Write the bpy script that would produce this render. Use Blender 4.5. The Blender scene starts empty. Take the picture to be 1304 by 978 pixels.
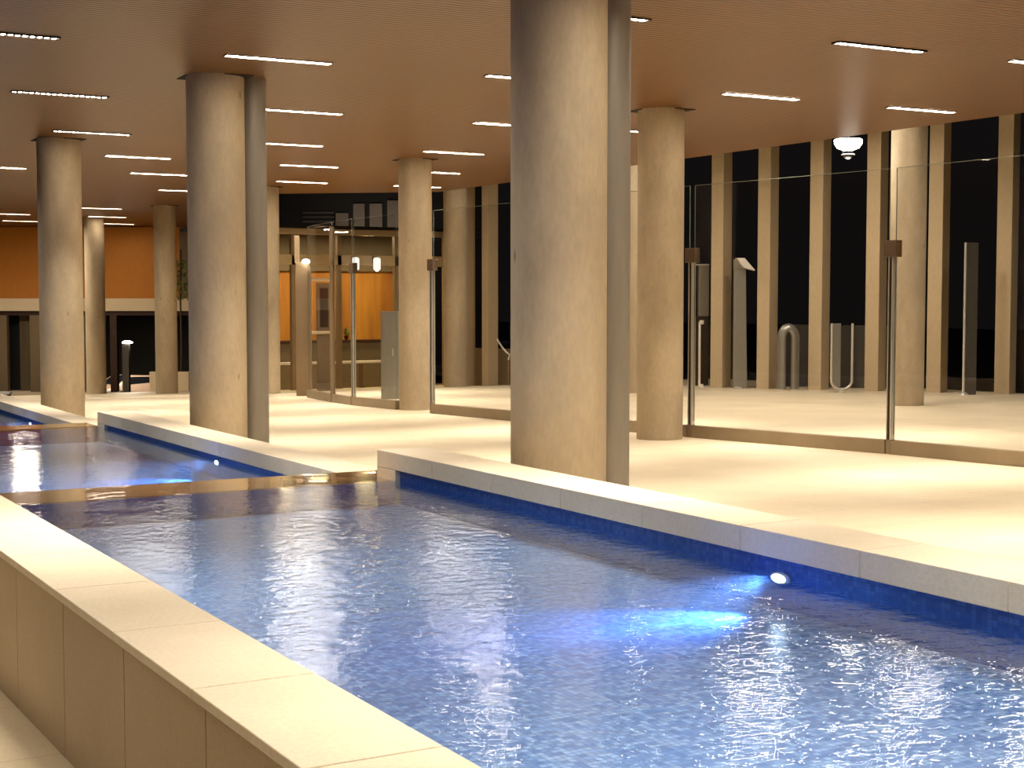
import bpy, bmesh, math, random
from mathutils import Vector, Matrix
random.seed(4)
S = 2.8          # one module = ceiling height above eye level, in metres
E = 0.70         # eye level above the near floor, in modules
col = bpy.context.scene.collection
sc = bpy.context.scene

def W(X, Y, h):                      # module coordinates (h = depth below eye level) -> metres
    return Vector((X*S, Y*S, (E-h)*S))
def D(Y):                            # the plaza floor falls gently away from the viewer
    return .645+.0165*Y if Y < 12.8 else .8562+.0555*(Y-12.8)

# ------------------------------------------------------------------ materials
def srgb(r, g, b):
    f = lambda c: (c/255/12.92) if c/255 <= .04045 else ((c/255+.055)/1.055)**2.4
    return (f(r), f(g), f(b), 1)
class N:
    def __init__(s, name):
        s.m = bpy.data.materials.new(name); s.m.use_nodes = True
        s.t = s.m.node_tree; s.t.nodes.clear()
        s.out = s.add('ShaderNodeOutputMaterial')
    def add(s, typ, **kw):
        n = s.t.nodes.new(typ)
        for k, v in kw.items(): setattr(n, k, v)
        return n
    def link(s, a, b): s.t.links.new(a, b)
def mapping(n, scale=(1,1,1), rot=(0,0,0)):
    tc = n.add('ShaderNodeTexCoord'); mp = n.add('ShaderNodeMapping')
    mp.inputs['Scale'].default_value = scale; mp.inputs['Rotation'].default_value = rot
    g = n.add('ShaderNodeNewGeometry'); n.link(g.outputs['Position'], mp.inputs[0])
    return mp.outputs[0]
def ramp(n, fac, stops):
    r = n.add('ShaderNodeValToRGB'); n.link(fac, r.inputs[0])
    while len(r.color_ramp.elements) < len(stops): r.color_ramp.elements.new(.5)
    for e, (p, c) in zip(r.color_ramp.elements, stops): e.position = p; e.color = c
    return r.outputs[0]
def noise(n, vec, scale, detail=5, rough=.6):
    t = n.add('ShaderNodeTexNoise'); t.inputs['Scale'].default_value = scale
    t.inputs['Detail'].default_value = detail; t.inputs['Roughness'].default_value = rough
    n.link(vec, t.inputs['Vector']); return t.outputs[0]
def bump(n, h, dist, strength=1):
    b = n.add('ShaderNodeBump'); b.inputs['Distance'].default_value = dist
    b.inputs['Strength'].default_value = strength; n.link(h, b.inputs['Height']); return b.outputs[0]
def mixc(n, fac, a, b, mode='MIX'):
    m = n.add('ShaderNodeMix', data_type='RGBA', blend_type=mode)
    for sock, v in ((m.inputs[0], fac), (m.inputs[6], a), (m.inputs[7], b)):
        if hasattr(v, 'links'): n.link(v, sock)
        else: sock.default_value = v
    return m.outputs[2]
def mathn(n, op, a, b=0.0):
    m = n.add('ShaderNodeMath', operation=op)
    for i, v in enumerate((a, b)):
        if hasattr(v, 'links'): n.link(v, m.inputs[i])
        else: m.inputs[i].default_value = v
    return m.outputs[0]

def mottled(name, c1, c2, scale=1.5, rough=.7, metal=0, bmp=.002, vscale=(1,1,1), pits=False, coat=0, spec=.5):
    n = N(name); p = n.add('ShaderNodeBsdfPrincipled'); n.link(p.outputs[0], n.out.inputs[0])
    v = mapping(n, vscale)
    a = noise(n, v, scale); c = ramp(n, a, [(.3, c1), (.7, c2)])
    fine = noise(n, v, scale*40, 3)
    c = mixc(n, .12, c, ramp(n, fine, [(.35, (.25,.25,.25,1)), (.65, (1,1,1,1))]), 'MULTIPLY')
    h = fine
    if pits:
        vo = n.add('ShaderNodeTexVoronoi'); vo.inputs['Scale'].default_value = 3.2
        n.link(v, vo.inputs['Vector'])
        pm = ramp(n, vo.outputs['Distance'], [(.03, (.35,.28,.2,1)), (.07, (1,1,1,1))])
        c = mixc(n, .8, c, pm, 'MULTIPLY')
        blot = noise(n, mapping(n, (1.3,1.3,.5)), 1.6, 4)
        c = mixc(n, .55, c, ramp(n, blot, [(.38, (.68,.66,.66,1)), (.62, (1,1,1,1))]), 'MULTIPLY')
    n.link(c, p.inputs['Base Color']); p.inputs['Roughness'].default_value = rough
    p.inputs['Metallic'].default_value = metal; p.inputs['Specular IOR Level'].default_value = spec
    p.inputs['Coat Weight'].default_value = coat; p.inputs['Coat Roughness'].default_value = .03
    n.link(bump(n, h, bmp), p.inputs['Normal'])
    return n.m
def emit(name, c, s):
    n = N(name); e = n.add('ShaderNodeEmission'); e.inputs[0].default_value = c; e.inputs[1].default_value = s
    n.link(e.outputs[0], n.out.inputs[0]); return n.m

M = {}
M['concrete'] = mottled('cast_concrete', srgb(178,160,130), srgb(196,178,148), .8, .75, pits=True, vscale=(1,1,.35))
M['stone'] = mottled('pale_limestone', srgb(212,198,172), srgb(224,211,187), 1.2, .55)
M['cladding'] = mottled('wall_cladding_stone', srgb(176,156,126), srgb(190,170,140), 1.2, .6)
M['casing'] = mottled('grey_steel_casing', srgb(142,134,122), srgb(152,144,132), .6, .45, .2, .0005, (1,1,.1))
M['dark_metal'] = mottled('dark_bronze_metal', srgb(52,42,34), srgb(66,54,44), 2, .4, .6, .0005)
M['clamp'] = mottled('brown_clamp_metal', srgb(96,76,58), srgb(110,88,68), 2, .45, .4, .0005)
M['rail'] = mottled('anodised_rail', srgb(150,132,106), srgb(162,144,118), 2, .4, .3, .0005)
M['chrome'] = mottled('polished_steel', srgb(225,220,210), srgb(235,230,222), 2, .28, .6, .0002)
M['steel'] = mottled('brushed_steel', srgb(150,146,138), srgb(164,160,150), 1, .35, .7, .0005, (1,1,.1))
M['gap'] = mottled('shadow_recess', srgb(34,22,12), srgb(40,26,15), 2, .9)
M['fin'] = mottled('pale_plaster_fin', srgb(190,168,132), srgb(202,180,144), .8, .8, vscale=(1,1,.3))
M['night'] = mottled('dark_soffit', srgb(20,18,16), srgb(26,23,20), 1, .9)
M['asphalt'] = mottled('asphalt', srgb(34,33,34), srgb(44,43,44), 3, .8)
M['orange'] = mottled('orange_timber_panel', srgb(205,128,34), srgb(214,136,40), .5, .6, vscale=(1,1,.2))
M['beige'] = mottled('beige_render', srgb(244,222,184), srgb(248,228,192), .8, .7)
M['olive'] = mottled('olive_curtain', srgb(92,78,54), srgb(110,94,66), 1.5, .8, vscale=(3,3,.2))
M['yellow'] = mottled('yellow_painted_wall', srgb(160,98,36), srgb(214,152,56), .9, .6, vscale=(2.5,2.5,.25))
M['frame'] = mottled('taupe_frame', srgb(132,110,82), srgb(144,122,92), 1, .5, .1)
M['frame_light'] = mottled('light_taupe_frame', srgb(176,154,120), srgb(188,166,132), 1, .5)
M['counter'] = mottled('counter_front', srgb(112,98,76), srgb(124,110,86), 1, .5)
M['dark_wood'] = mottled('dark_wood', srgb(54,30,18), srgb(70,40,24), 2, .4)
M['white'] = mottled('white_paint', srgb(226,220,208), srgb(234,228,216), 1, .4)
M['slate'] = mottled('dark_grey_wall', srgb(66,60,52), srgb(76,70,60), 1, .7)
M['louvre'] = mottled('grey_louvre', srgb(96,84,72), srgb(108,96,82), 1, .6)
M['carpaint'] = mottled('brown_car_paint', srgb(176,150,128), srgb(186,160,138), 1, .3, .3, .0002, coat=1)
M['bluepaint'] = mottled('navy_car_paint', srgb(30,30,78), srgb(34,34,86), 1, .25, .3, .0002, coat=1)
M['rubber'] = mottled('tyre_rubber', srgb(20,20,20), srgb(26,26,26), 3, .8)
M['carglass'] = mottled('tinted_glass', srgb(16,18,20), srgb(20,22,24), 1, .08, 0, .0001)
M['bark'] = mottled('bark', srgb(84,66,48), srgb(100,80,58), 4, .9, bmp=.01)
M['leaf'] = mottled('leaf_green', srgb(96,110,44), srgb(140,150,70), 6, .6)
WARM = (1, .885, .72, 1)
M['glow'] = emit('warm_led_strip', WARM, 62)
M['glow_dot'] = emit('warm_led_dots', WARM, 80)
M['glow_far'] = emit('warm_led_far', (1,.84,.66,1), 30)
M['lampglow'] = emit('white_lamp_glow', (1,.93,.82,1), 14)
M['lantern'] = emit('lantern_glow', (1,.93,.82,1), .9)
M['led_blue'] = emit('pool_led', (.55,.78,1,1), 22)

# timber slat ceiling: narrow battens running across, with wavy colour bands
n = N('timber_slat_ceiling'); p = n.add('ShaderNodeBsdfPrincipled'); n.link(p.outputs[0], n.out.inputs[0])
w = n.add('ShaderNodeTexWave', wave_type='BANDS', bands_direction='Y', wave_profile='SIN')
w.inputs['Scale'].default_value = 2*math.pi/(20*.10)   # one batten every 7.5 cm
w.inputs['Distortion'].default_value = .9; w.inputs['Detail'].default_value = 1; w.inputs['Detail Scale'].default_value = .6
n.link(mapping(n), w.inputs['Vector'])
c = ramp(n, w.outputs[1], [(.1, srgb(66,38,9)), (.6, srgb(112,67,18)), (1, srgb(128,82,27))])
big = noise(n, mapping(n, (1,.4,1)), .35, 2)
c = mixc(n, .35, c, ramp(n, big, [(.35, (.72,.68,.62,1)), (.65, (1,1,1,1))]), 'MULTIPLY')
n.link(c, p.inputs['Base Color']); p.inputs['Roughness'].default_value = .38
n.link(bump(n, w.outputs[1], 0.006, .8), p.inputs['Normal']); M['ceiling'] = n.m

# stone slab floor with faint joints
def slab_floor(name, c1, c2):
    n = N(name); p = n.add('ShaderNodeBsdfPrincipled'); n.link(p.outputs[0], n.out.inputs[0])
    v = mapping(n)
    b = n.add('ShaderNodeTexBrick'); n.link(v, b.inputs['Vector'])
    b.inputs['Scale'].default_value = 1; b.inputs['Brick Width'].default_value = 1.94; b.inputs['Row Height'].default_value = .97
    b.inputs['Mortar Size'].default_value = .006; b.inputs['Mortar Smooth'].default_value = .3
    b.inputs['Color1'].default_value = (1,1,1,1); b.inputs['Color2'].default_value = (.93,.92,.9,1); b.inputs['Mortar'].default_value = (.72,.68,.6,1)
    c = ramp(n, noise(n, v, .9), [(.3, c1), (.7, c2)])
    c = mixc(n, .8, c, b.outputs[0], 'MULTIPLY')
    sp = noise(n, v, 60, 2); c = mixc(n, .15, c, ramp(n, sp, [(.35, (.4,.4,.4,1)), (.6, (1,1,1,1))]), 'MULTIPLY')
    n.link(c, p.inputs['Base Color']); p.inputs['Roughness'].default_value = .5
    n.link(bump(n, sp, .001), p.inputs['Normal']); return n.m
M['floor'] = slab_floor('plaza_stone_floor', srgb(214,198,166), srgb(228,212,182))

# small blue mosaic; wall tones darkened to paint in the coping's shade
for nm_, tones in (('tile', ((80,112,162),(106,138,184),(146,172,206),(72,100,146))), ('tile_wall_shaded', ((40,74,146),(52,88,162),(70,106,180),(44,76,140)))):
  n = N('blue_mosaic_'+nm_); p = n.add('ShaderNodeBsdfPrincipled'); n.link(p.outputs[0], n.out.inputs[0])
  g = n.add('ShaderNodeNewGeometry'); sx = n.add('ShaderNodeSeparateXYZ'); n.link(g.outputs['Position'], sx.inputs[0])
  P_ = .032
  def cell(sock):
      f = mathn(n, 'FRACT', mathn(n, 'DIVIDE', sock, P_)); return mathn(n, 'ABSOLUTE', mathn(n, 'SUBTRACT', f, .5))
  sn = n.add('ShaderNodeSeparateXYZ'); n.link(g.outputs['Normal'], sn.inputs[0])
  def masked(pos, nor):   # ignore the grout line family of the axis the face looks along
      return mathn(n, 'MULTIPLY', cell(pos), mathn(n, 'LESS_THAN', mathn(n, 'ABSOLUTE', nor), .5))
  mx = mathn(n, 'MAXIMUM', mathn(n, 'MAXIMUM', masked(sx.outputs[0], sn.outputs[0]), masked(sx.outputs[1], sn.outputs[1])), masked(sx.outputs[2], sn.outputs[2]))
  grout = mathn(n, 'GREATER_THAN', mx, .445)
  wn = n.add('ShaderNodeTexWhiteNoise', noise_dimensions='3D')
  sn3 = n.add('ShaderNodeVectorMath', operation='SNAP'); n.link(g.outputs['Position'], sn3.inputs[0]); sn3.inputs[1].default_value = (P_,P_,P_)
  n.link(sn3.outputs[0], wn.inputs['Vector'])
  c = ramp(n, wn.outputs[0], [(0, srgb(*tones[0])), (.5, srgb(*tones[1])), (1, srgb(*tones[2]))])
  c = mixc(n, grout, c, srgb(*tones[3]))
  n.link(c, p.inputs['Base Color']); p.inputs['Roughness'].default_value = .3; M[nm_] = n.m

# water: clear, faintly blue, mirror-like at grazing angles, with small ripples
def schlick(n, normal, f0, k=1.0):
    lw = n.add('ShaderNodeLayerWeight'); lw.inputs['Blend'].default_value = .5
    if normal is not None: n.link(normal, lw.inputs['Normal'])
    f = mathn(n, 'POWER', lw.outputs['Facing'], 5); f = mathn(n, 'MULTIPLY', f, (1-f0)*k)
    return mathn(n, 'ADD', f, f0)
n = N('pool_water')
v = mapping(n, (1,1.0,1))
h1 = noise(n, v, 2.4, 1, .5); h2 = noise(n, mapping(n, (1,1.25,1), (0,0,.5)), 9, 2.5, .6)
calm = ramp(n, noise(n, v, .35, 1), [(.38, (.45,.45,.45,1)), (.62, (1,1,1,1))])
hh = mathn(n, 'ADD', mathn(n, 'MULTIPLY', h1, .6), mathn(n, 'MULTIPLY', mathn(n, 'MULTIPLY', h2, 1.0), calm))
gp = n.add('ShaderNodeNewGeometry'); sp_ = n.add('ShaderNodeSeparateXYZ'); n.link(gp.outputs['Position'], sp_.inputs[0])
mr = n.add('ShaderNodeMapRange'); n.link(sp_.outputs[1], mr.inputs[0]); mr.interpolation_type = 'SMOOTHSTEP'      # livelier near the jets of the first pool, calmer by the weirs
for k_, v_ in ((1, 3.0*S), (2, 4.2*S), (3, 1.15), (4, .42)): mr.inputs[k_].default_value = v_
nb = bump(n, mathn(n, 'MULTIPLY', hh, mr.outputs[0]), .0085)
gl = n.add('ShaderNodeBsdfGlossy'); gl.inputs['Roughness'].default_value = .012; gl.inputs['Color'].default_value = (.95,.97,1,1); n.link(nb, gl.inputs['Normal'])
tr = n.add('ShaderNodeBsdfTransparent'); tr.inputs[0].default_value = (.84,.91,.98,1)
mx = n.add('ShaderNodeMixShader'); n.link(schlick(n, nb, .045, 1.0), mx.inputs[0]); n.link(tr.outputs[0], mx.inputs[1]); n.link(gl.outputs[0], mx.inputs[2])
n.link(mx.outputs[0], n.out.inputs[0]); M['water'] = n.m
# clear glass
n = N('clear_glass')
gl = n.add('ShaderNodeBsdfGlossy'); gl.inputs['Roughness'].default_value = .0
tr = n.add('ShaderNodeBsdfTransparent'); tr.inputs[0].default_value = (.96,.955,.945,1)
mx = n.add('ShaderNodeMixShader'); n.link(schlick(n, None, .02, .3), mx.inputs[0]); n.link(tr.outputs[0], mx.inputs[1]); n.link(gl.outputs[0], mx.inputs[2])
n.link(mx.outputs[0], n.out.inputs[0]); M['glass'] = n.m
M['glass_edge'] = mottled('polished_glass_edge', srgb(120,126,112), srgb(134,140,124), 2, .2)

# ------------------------------------------------------------------ mesh builder (module coordinates unless noted)
class MB:
    def __init__(s): s.b = bmesh.new()
    def box(s, x0, x1, y0, y1, z0, z1, rot=0, c=None):
        r = bmesh.ops.create_cube(s.b, size=1)
        vs = r['verts']
        bmesh.ops.scale(s.b, verts=vs, vec=(x1-x0, y1-y0, z1-z0))
        bmesh.ops.translate(s.b, verts=vs, vec=((x0+x1)/2, (y0+y1)/2, (z0+z1)/2))
        if rot: bmesh.ops.rotate(s.b, verts=vs, cent=c or (0,0,0), matrix=Matrix.Rotation(rot, 3, 'Z'))
        return s
    def poly(s, pts): s.b.faces.new([s.b.verts.new(p) for p in pts]); return s
    def prism(s, prof, z0, z1):                  # closed profile in x,y extruded in z
        a = [s.b.verts.new((x, y, z0)) for x, y in prof]; t = [s.b.verts.new((x, y, z1)) for x, y in prof]
        k = len(prof)
        s.b.faces.new(a[::-1]); s.b.faces.new(t)
        for i in range(k): s.b.faces.new((a[i], a[(i+1)%k], t[(i+1)%k], t[i]))
        return s
    def hull(s, bottom, top):                    # two closed loops of equal length
        a = [s.b.verts.new(p) for p in bottom]; t = [s.b.verts.new(p) for p in top]; k = len(a)
        s.b.faces.new(a[::-1]); s.b.faces.new(t)
        for i in range(k): s.b.faces.new((a[i], a[(i+1)%k], t[(i+1)%k], t[i]))
        return s
    def lathe(s, prof, seg=32, c=(0,0)):         # prof = [(r, z)]
        rings = []
        for r, z in prof:
            rings.append([s.b.verts.new((c[0]+r*math.cos(2*math.pi*i/seg), c[1]+r*math.sin(2*math.pi*i/seg), z)) for i in range(seg)])
        for q in range(len(rings)-1):
            for i in range(seg):
                s.b.faces.new((rings[q][i], rings[q][(i+1)%seg], rings[q+1][(i+1)%seg], rings[q+1][i]))
        s.b.faces.new(rings[0][::-1]); s.b.faces.new(rings[-1]); return s
    def tube(s, pts, r, seg=12, rb=None):
        pts = [Vector(p) for p in pts]; rings = []; nrm = None
        for i, p in enumerate(pts):
            t = (pts[min(i+1, len(pts)-1)] - pts[max(i-1, 0)]).normalized()
            if nrm is None: nrm = t.orthogonal().normalized()
            nrm = (nrm - t*nrm.dot(t)).normalized(); bn = t.cross(nrm)
            rings.append([s.b.verts.new(p + nrm*r*math.cos(2*math.pi*k/seg) + bn*(rb or r)*math.sin(2*math.pi*k/seg)) for k in range(seg)])
        for q in range(len(rings)-1):
            for k in range(seg):
                s.b.faces.new((rings[q][k], rings[q][(k+1)%seg], rings[q+1][(k+1)%seg], rings[q+1][k]))
        s.b.faces.new(rings[0][::-1]); s.b.faces.new(rings[-1]); return s
    def build(s, name, mat, parent=None, loc=None, rotz=0, bevel=0, smooth=False):
        bmesh.ops.recalc_face_normals(s.b, faces=s.b.faces)
        me = bpy.data.meshes.new(name); s.b.to_mesh(me); s.b.free()
        me.materials.append(M[mat] if isinstance(mat, str) else mat)
        if smooth:
            for f in me.polygons: f.use_smooth = True
        o = bpy.data.objects.new(name, me); col.objects.link(o)
        if loc is not None: o.location = loc
        o.rotation_euler.z = rotz
        if parent: o.parent = parent
        if smooth:
            md = o.modifiers.new('edges', 'EDGE_SPLIT'); md.split_angle = math.radians(40)
        if bevel:
            md = o.modifiers.new('bevel', 'BEVEL'); md.width = bevel; md.segments = 2; md.limit_method = 'ANGLE'
        return o
def tag(o, label=None, cat=None, group=None, kind=None):
    if label: o['label'] = label
    if cat: o['category'] = cat
    if group: o['group'] = group
    if kind: o['kind'] = kind
    return o
def thing(name, label, cat, loc, rotz=0, group=None):
    o = bpy.data.objects.new(name, None); col.objects.link(o); o.location = loc; o.rotation_euler.z = rotz
    o.empty_display_size = .2
    return tag(o, label, cat, group)
def struct(o): o['kind'] = 'structure'; return o
def copy_tree(o, parent=None):
    c = o.copy(); col.objects.link(c)
    if parent: c.parent = parent
    for ch in list(o.children): copy_tree(ch, c)
    return c
def z_of(h): return (E-h)*S

# ------------------------------------------------------------------ ground and shell
def strip(name, mat, x0, x1, ys, off=0, thick=.3):
    m = MB(); top = [[m.b.verts.new((x*S, y*S, z_of(D(y)+off))) for x in (x0, x1)] for y in ys]
    bot = [[m.b.verts.new((x*S, y*S, z_of(D(y)+off)-thick)) for x in (x0, x1)] for y in ys]
    f = m.b.faces.new
    for i in range(len(ys)-1):
        f((top[i][0], top[i][1], top[i+1][1], top[i+1][0])); f((bot[i][0], bot[i+1][0], bot[i+1][1], bot[i][1]))
        for k in (0, 1): f((top[i][k], top[i+1][k], bot[i+1][k], bot[i][k]))
    f((top[0][0], bot[0][0], bot[0][1], top[0][1])); f((top[-1][0], top[-1][1], bot[-1][1], bot[-1][0]))
    return struct(m.build(name, mat))
strip('floor', 'floor', 2.03, 9.9, [-3, 2, 6, 10, 12.8, 16, 20.3])
strip('floor', 'floor', -3, .552, [-3, 2, 6, 10, 12.8], .045)
m = MB().box(9.9*S, 40*S, -6*S, 60*S, z_of(1.12), z_of(1.06)); struct(m.build('ground', 'asphalt'))
m = MB().box(-12*S, 9.9*S, 22.5*S, 60*S, z_of(1.80), z_of(1.74)); struct(m.build('ground', 'asphalt'))

# ceiling: a folded edge, open to the night beyond X = 6.43
pts = [(-4,-4), (6.45,-4), (6.45,12.7), (5.15,13.75), (5.9,16), (6.7,20.6), (2.4,22.9), (-4,22.9)]
m = MB().prism([(x*S, y*S) for x, y in pts], z_of(-1), z_of(-1.06)); struct(m.build('ceiling', 'ceiling'))
# high dark soffit over the fins
pts = [(6.6,3), (12,3), (9.2,14.8), (7.1,14.9), (6.6,13)]
m = MB().prism([(x*S, y*S) for x, y in pts], z_of(-1.75), z_of(-1.85)); struct(m.build('ceiling_outer', 'night'))

# ------------------------------------------------------------------ round columns
def column(name, X, Y, R, top, label, h_bot=None, gap=True):
    zb = z_of(D(Y)) if h_bot is None else z_of(h_bot)
    t = thing(name, label, 'column', (X*S, Y*S, zb), 0, None)
    zt = z_of(top) - zb
    MB().lathe([(R*S, -.03), (R*S, zt*.33), (R*S, zt*.66), (R*S, zt)], 64).build('shaft', 'concrete', t, smooth=True)
    if gap:
        g = R*S*1.04
        m = MB()
        for sx in (-1, 1):
            for sy in (-sx,):                # dark plates standing in for shade in the square opening's corners
                k = 8; arc = [(sx*R*S*math.cos(a)*1.0, sy*R*S*math.sin(a)*1.0) for a in [math.pi/2*i/k for i in range(k+1)]]
                m.prism([(sx*g, 0)] + arc[0:] + [(0, sy*g), (sx*g, sy*g)], zt-.012, zt-.001)
        m.build('shadow_gap', 'gap', t)
    return t
column('concrete_column', 2.24, 3.66, .137, -1, 'wide foreground concrete column rising behind the near pool coping')
column('concrete_column', 2.235, 6.63, .130, -1, 'second large concrete column left of centre, beside the middle pool coping')
column('concrete_column', 2.25, 9.72, .135, -1, 'large round concrete column at far left, behind the farthest pool coping')
column('concrete_column', 4.69, 6.62, .124, -1, 'round concrete column right of centre in front of glass barrier, nearest of its row')
column('concrete_column', 4.80, 9.83, .121, -1, 'round concrete column between the clamped glass barrier posts, second of its row')
column('concrete_column', 4.81, 12.92, .122, -1, 'concrete column half hidden beside the second large column')
column('concrete_column', 4.83, 16.05, .118, -1, 'slim distant concrete column in front of the white planter box')
column('concrete_column', 4.77, 18.82, .121, -1, 'farthest slim concrete column, just right of the large far left column')
column('concrete_column', 7.93, 8.10, .128, -1.75, 'round concrete column beyond the glass, standing close to the pale fins at right', gap=False)
column('concrete_column', 7.45, 10.95, .128, -1.75, 'round concrete column beyond the glass, mostly hidden behind the nearest barrier column', gap=False)
column('concrete_column', 7.02, 13.46, .120, -1.75, 'round concrete column beyond the glass, left of the two narrow fins', gap=False)

def casing(X, Y, label):
    zb = z_of(D(Y)); zt = z_of(-1)-zb-.002
    r = .060*S; prof = []
    for i in range(25): a = math.pi*2*i/24; prof.append((r*math.cos(a), r*math.sin(a)*1.0))
    t = thing('service_casing', label, 'pipe casing', (X*S, Y*S, zb))
    MB().lathe([(r, -.02), (r, zt*.5), (r, zt)], 40).build('half_round_shell', 'casing', t, smooth=True)
    a = math.radians(-40)
    MB().box(-.012, .012, -r*1.03, -r*.9, 0, zt, 0).build('seam_strip', 'casing', t, rotz=a)
    return t
casing(2.24+.196, 3.66+.035, 'grey rounded casing running up the right side of the wide foreground column')
casing(2.235+.190, 6.63+.03, 'grey rounded casing running up the right side of the second large column')

# ------------------------------------------------------------------ stepped pools
XL0, XL1, XR0, XR1 = .533, .687, 1.885, 2.045
pools = [dict(y0=.70, y1=4.13, top=.455, stone=.506, water=.532, name='near'),
         dict(y0=4.34, y1=7.43, top=.556, stone=.611, water=.627, name='middle'),
         dict(y0=7.66, y1=10.75, top=.650, stone=.700, water=.718, name='far')]
JO = .004
def slabs(m, x0, x1, y0, y1, z0, z1, joint0, pitch=.345):
    ys = [y0]; k = math.floor((y0-joint0)/pitch)+1
    while joint0+k*pitch < y1-.05:
        if joint0+k*pitch > y0+.05: ys.append(joint0+k*pitch)
        k += 1
    ys.append(y1)
    for a, b in zip(ys, ys[1:]):
        m.box(x0*S, x1*S, a*S+JO, b*S-JO, z0, z1)
    m.box(x0*S+.006, x1*S-.006, y0*S+.01, y1*S-.01, z0+.004, z1-.006)
side_word = {'near': 'nearest', 'middle': 'middle', 'far': 'farthest'}
for i, q in enumerate(pools):
    bed = q['water']+.075
    y0, y1 = q['y0'], q['y1']; yb = y0 if i == 0 else y0-.02
    # basin: blue mosaic tank with floor and four walls
    t = thing('pool_basin', 'blue mosaic tiled basin of the %s pool' % side_word[q['name']], 'pool', (1.28*S, (y0+y1)/2*S, z_of(bed)))
    L = t.location
    ya, yz = y0, y1-.07 if i < 2 else y1-.02
    ya = [.72, 4.29, 7.64][i]; yz = [4.00, 7.39, 10.73][i]
    m = MB()
    zt = z_of(q['stone']+.004); z0 = z_of(bed)
    x0, x1 = XL1+.006, XR0+.016
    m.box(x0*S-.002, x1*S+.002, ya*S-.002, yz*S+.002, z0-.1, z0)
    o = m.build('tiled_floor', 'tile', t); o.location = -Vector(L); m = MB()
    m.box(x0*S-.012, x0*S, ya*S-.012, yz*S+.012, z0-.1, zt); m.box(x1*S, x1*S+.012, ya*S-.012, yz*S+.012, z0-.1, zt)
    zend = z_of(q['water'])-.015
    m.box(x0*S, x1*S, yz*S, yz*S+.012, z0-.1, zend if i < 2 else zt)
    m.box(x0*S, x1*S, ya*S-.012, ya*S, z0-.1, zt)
    o = m.build('tiled_walls', 'tile_wall_shaded', t); o.location = -Vector(L)
    # water sheet
    m = MB(); zw = z_of(q['water'])
    m.poly([(x0*S+.001, ya*S+.001, zw), (x1*S-.001, ya*S+.001, zw), (x1*S-.001, yz*S-.001, zw), (x0*S+.001, yz*S-.001, zw)])
    tag(m.build('pool_water', 'water'), 'rippling blue water of the %s pool reflecting the ceiling lights' % side_word[q['name']], 'water')
    M.setdefault('haze', None)
    if M['haze'] is None:
        n = N('cloudy_pool_water'); vs = n.add('ShaderNodeVolumeScatter'); vs.inputs['Color'].default_value = (.62,.78,1,1)
        vs.inputs['Density'].default_value = .055; vs.inputs['Anisotropy'].default_value = .2
        n.link(vs.outputs[0], n.out.inputs[1]); M['haze'] = n.m
    o = MB().box(x0*S+.002, x1*S-.002, ya*S+.002, yz*S-.002, z0+.002, zw-.004).build('water_body', 'haze', t); o.location = -Vector(L)
    # right coping
    m = MB(); slabs(m, XR0, XR1, y0 if i == 0 else y0-.0, y1, z_of(q['stone']), z_of(q['top']), [.310,.42,.5][i])
    if i < 2: m.box(XR0*S, XR1*S, (y1-.13)*S, y1*S, z_of(q['top']+.155), z_of(q['stone'])-.002)
    m.box((XR0+.022)*S, XR1*S-.01, y0*S, (y1-.135)*S, z_of(D(y1)+.03), z_of(q['stone'])-.002)
    tag(m.build('pool_coping', 'stone', bevel=.004), 'pale stone coping along the right edge of the %s pool' % side_word[q['name']], 'coping')
    # left coping with clad wall beneath
    t = thing('pool_wall', 'low stone clad wall with a flat coping on the left of the %s pool' % side_word[q['name']], 'wall', (.61*S, (y0+y1)/2*S, z_of(D(y0)+.045)))
    m = MB(); slabs(m, XL0, XL1, y0, y1, z_of(q['top']+.013), z_of(q['top']), .310)
    o = m.build('coping', 'stone', t, bevel=.004); o.location = -t.location
    m = MB(); slabs(m, XL0+.016, XL1, y0, y1, z_of(D(y1)+.045)-.03, z_of(q['top']+.018), .272, .354)
    o = m.build('cladding', 'cladding', t); o.location = -t.location
# overflow weirs between the pools, wet stone
n = N('wet_brown_stone'); p = n.add('ShaderNodeBsdfPrincipled'); n.link(p.outputs[0], n.out.inputs[0])
v = mapping(n); n.link(ramp(n, noise(n, v, 3), [(.3, srgb(128,96,56)), (.7, srgb(150,114,70))]), p.inputs['Base Color'])
p.inputs['Roughness'].default_value = .12; p.inputs['Coat Weight'].default_value = 1; p.inputs['Coat Roughness'].default_value = .02
n.link(bump(n, noise(n, v, 3, 1), .004), p.inputs['Coat Normal']); M['wet'] = n.m
for i, (wa, wb, hh, lb) in enumerate([(4.022, 4.285, .537, 'wet brown stone weir crossing between near and middle pools'),
                                      (7.412, 7.635, .626, 'wet brown stone weir crossing between middle and far pools')]):
    m = MB().box((XL1+.002)*S, (XR0-.002)*S, wa*S, wb*S, z_of(hh+.16), z_of(hh))
    if i == 0: m.box((XR0-.002)*S, 1.97*S, 4.135*S, wb*S, z_of(hh+.16), z_of(hh))
    tag(m.build('pool_weir', 'wet', bevel=.005), lb, 'weir')
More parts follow.
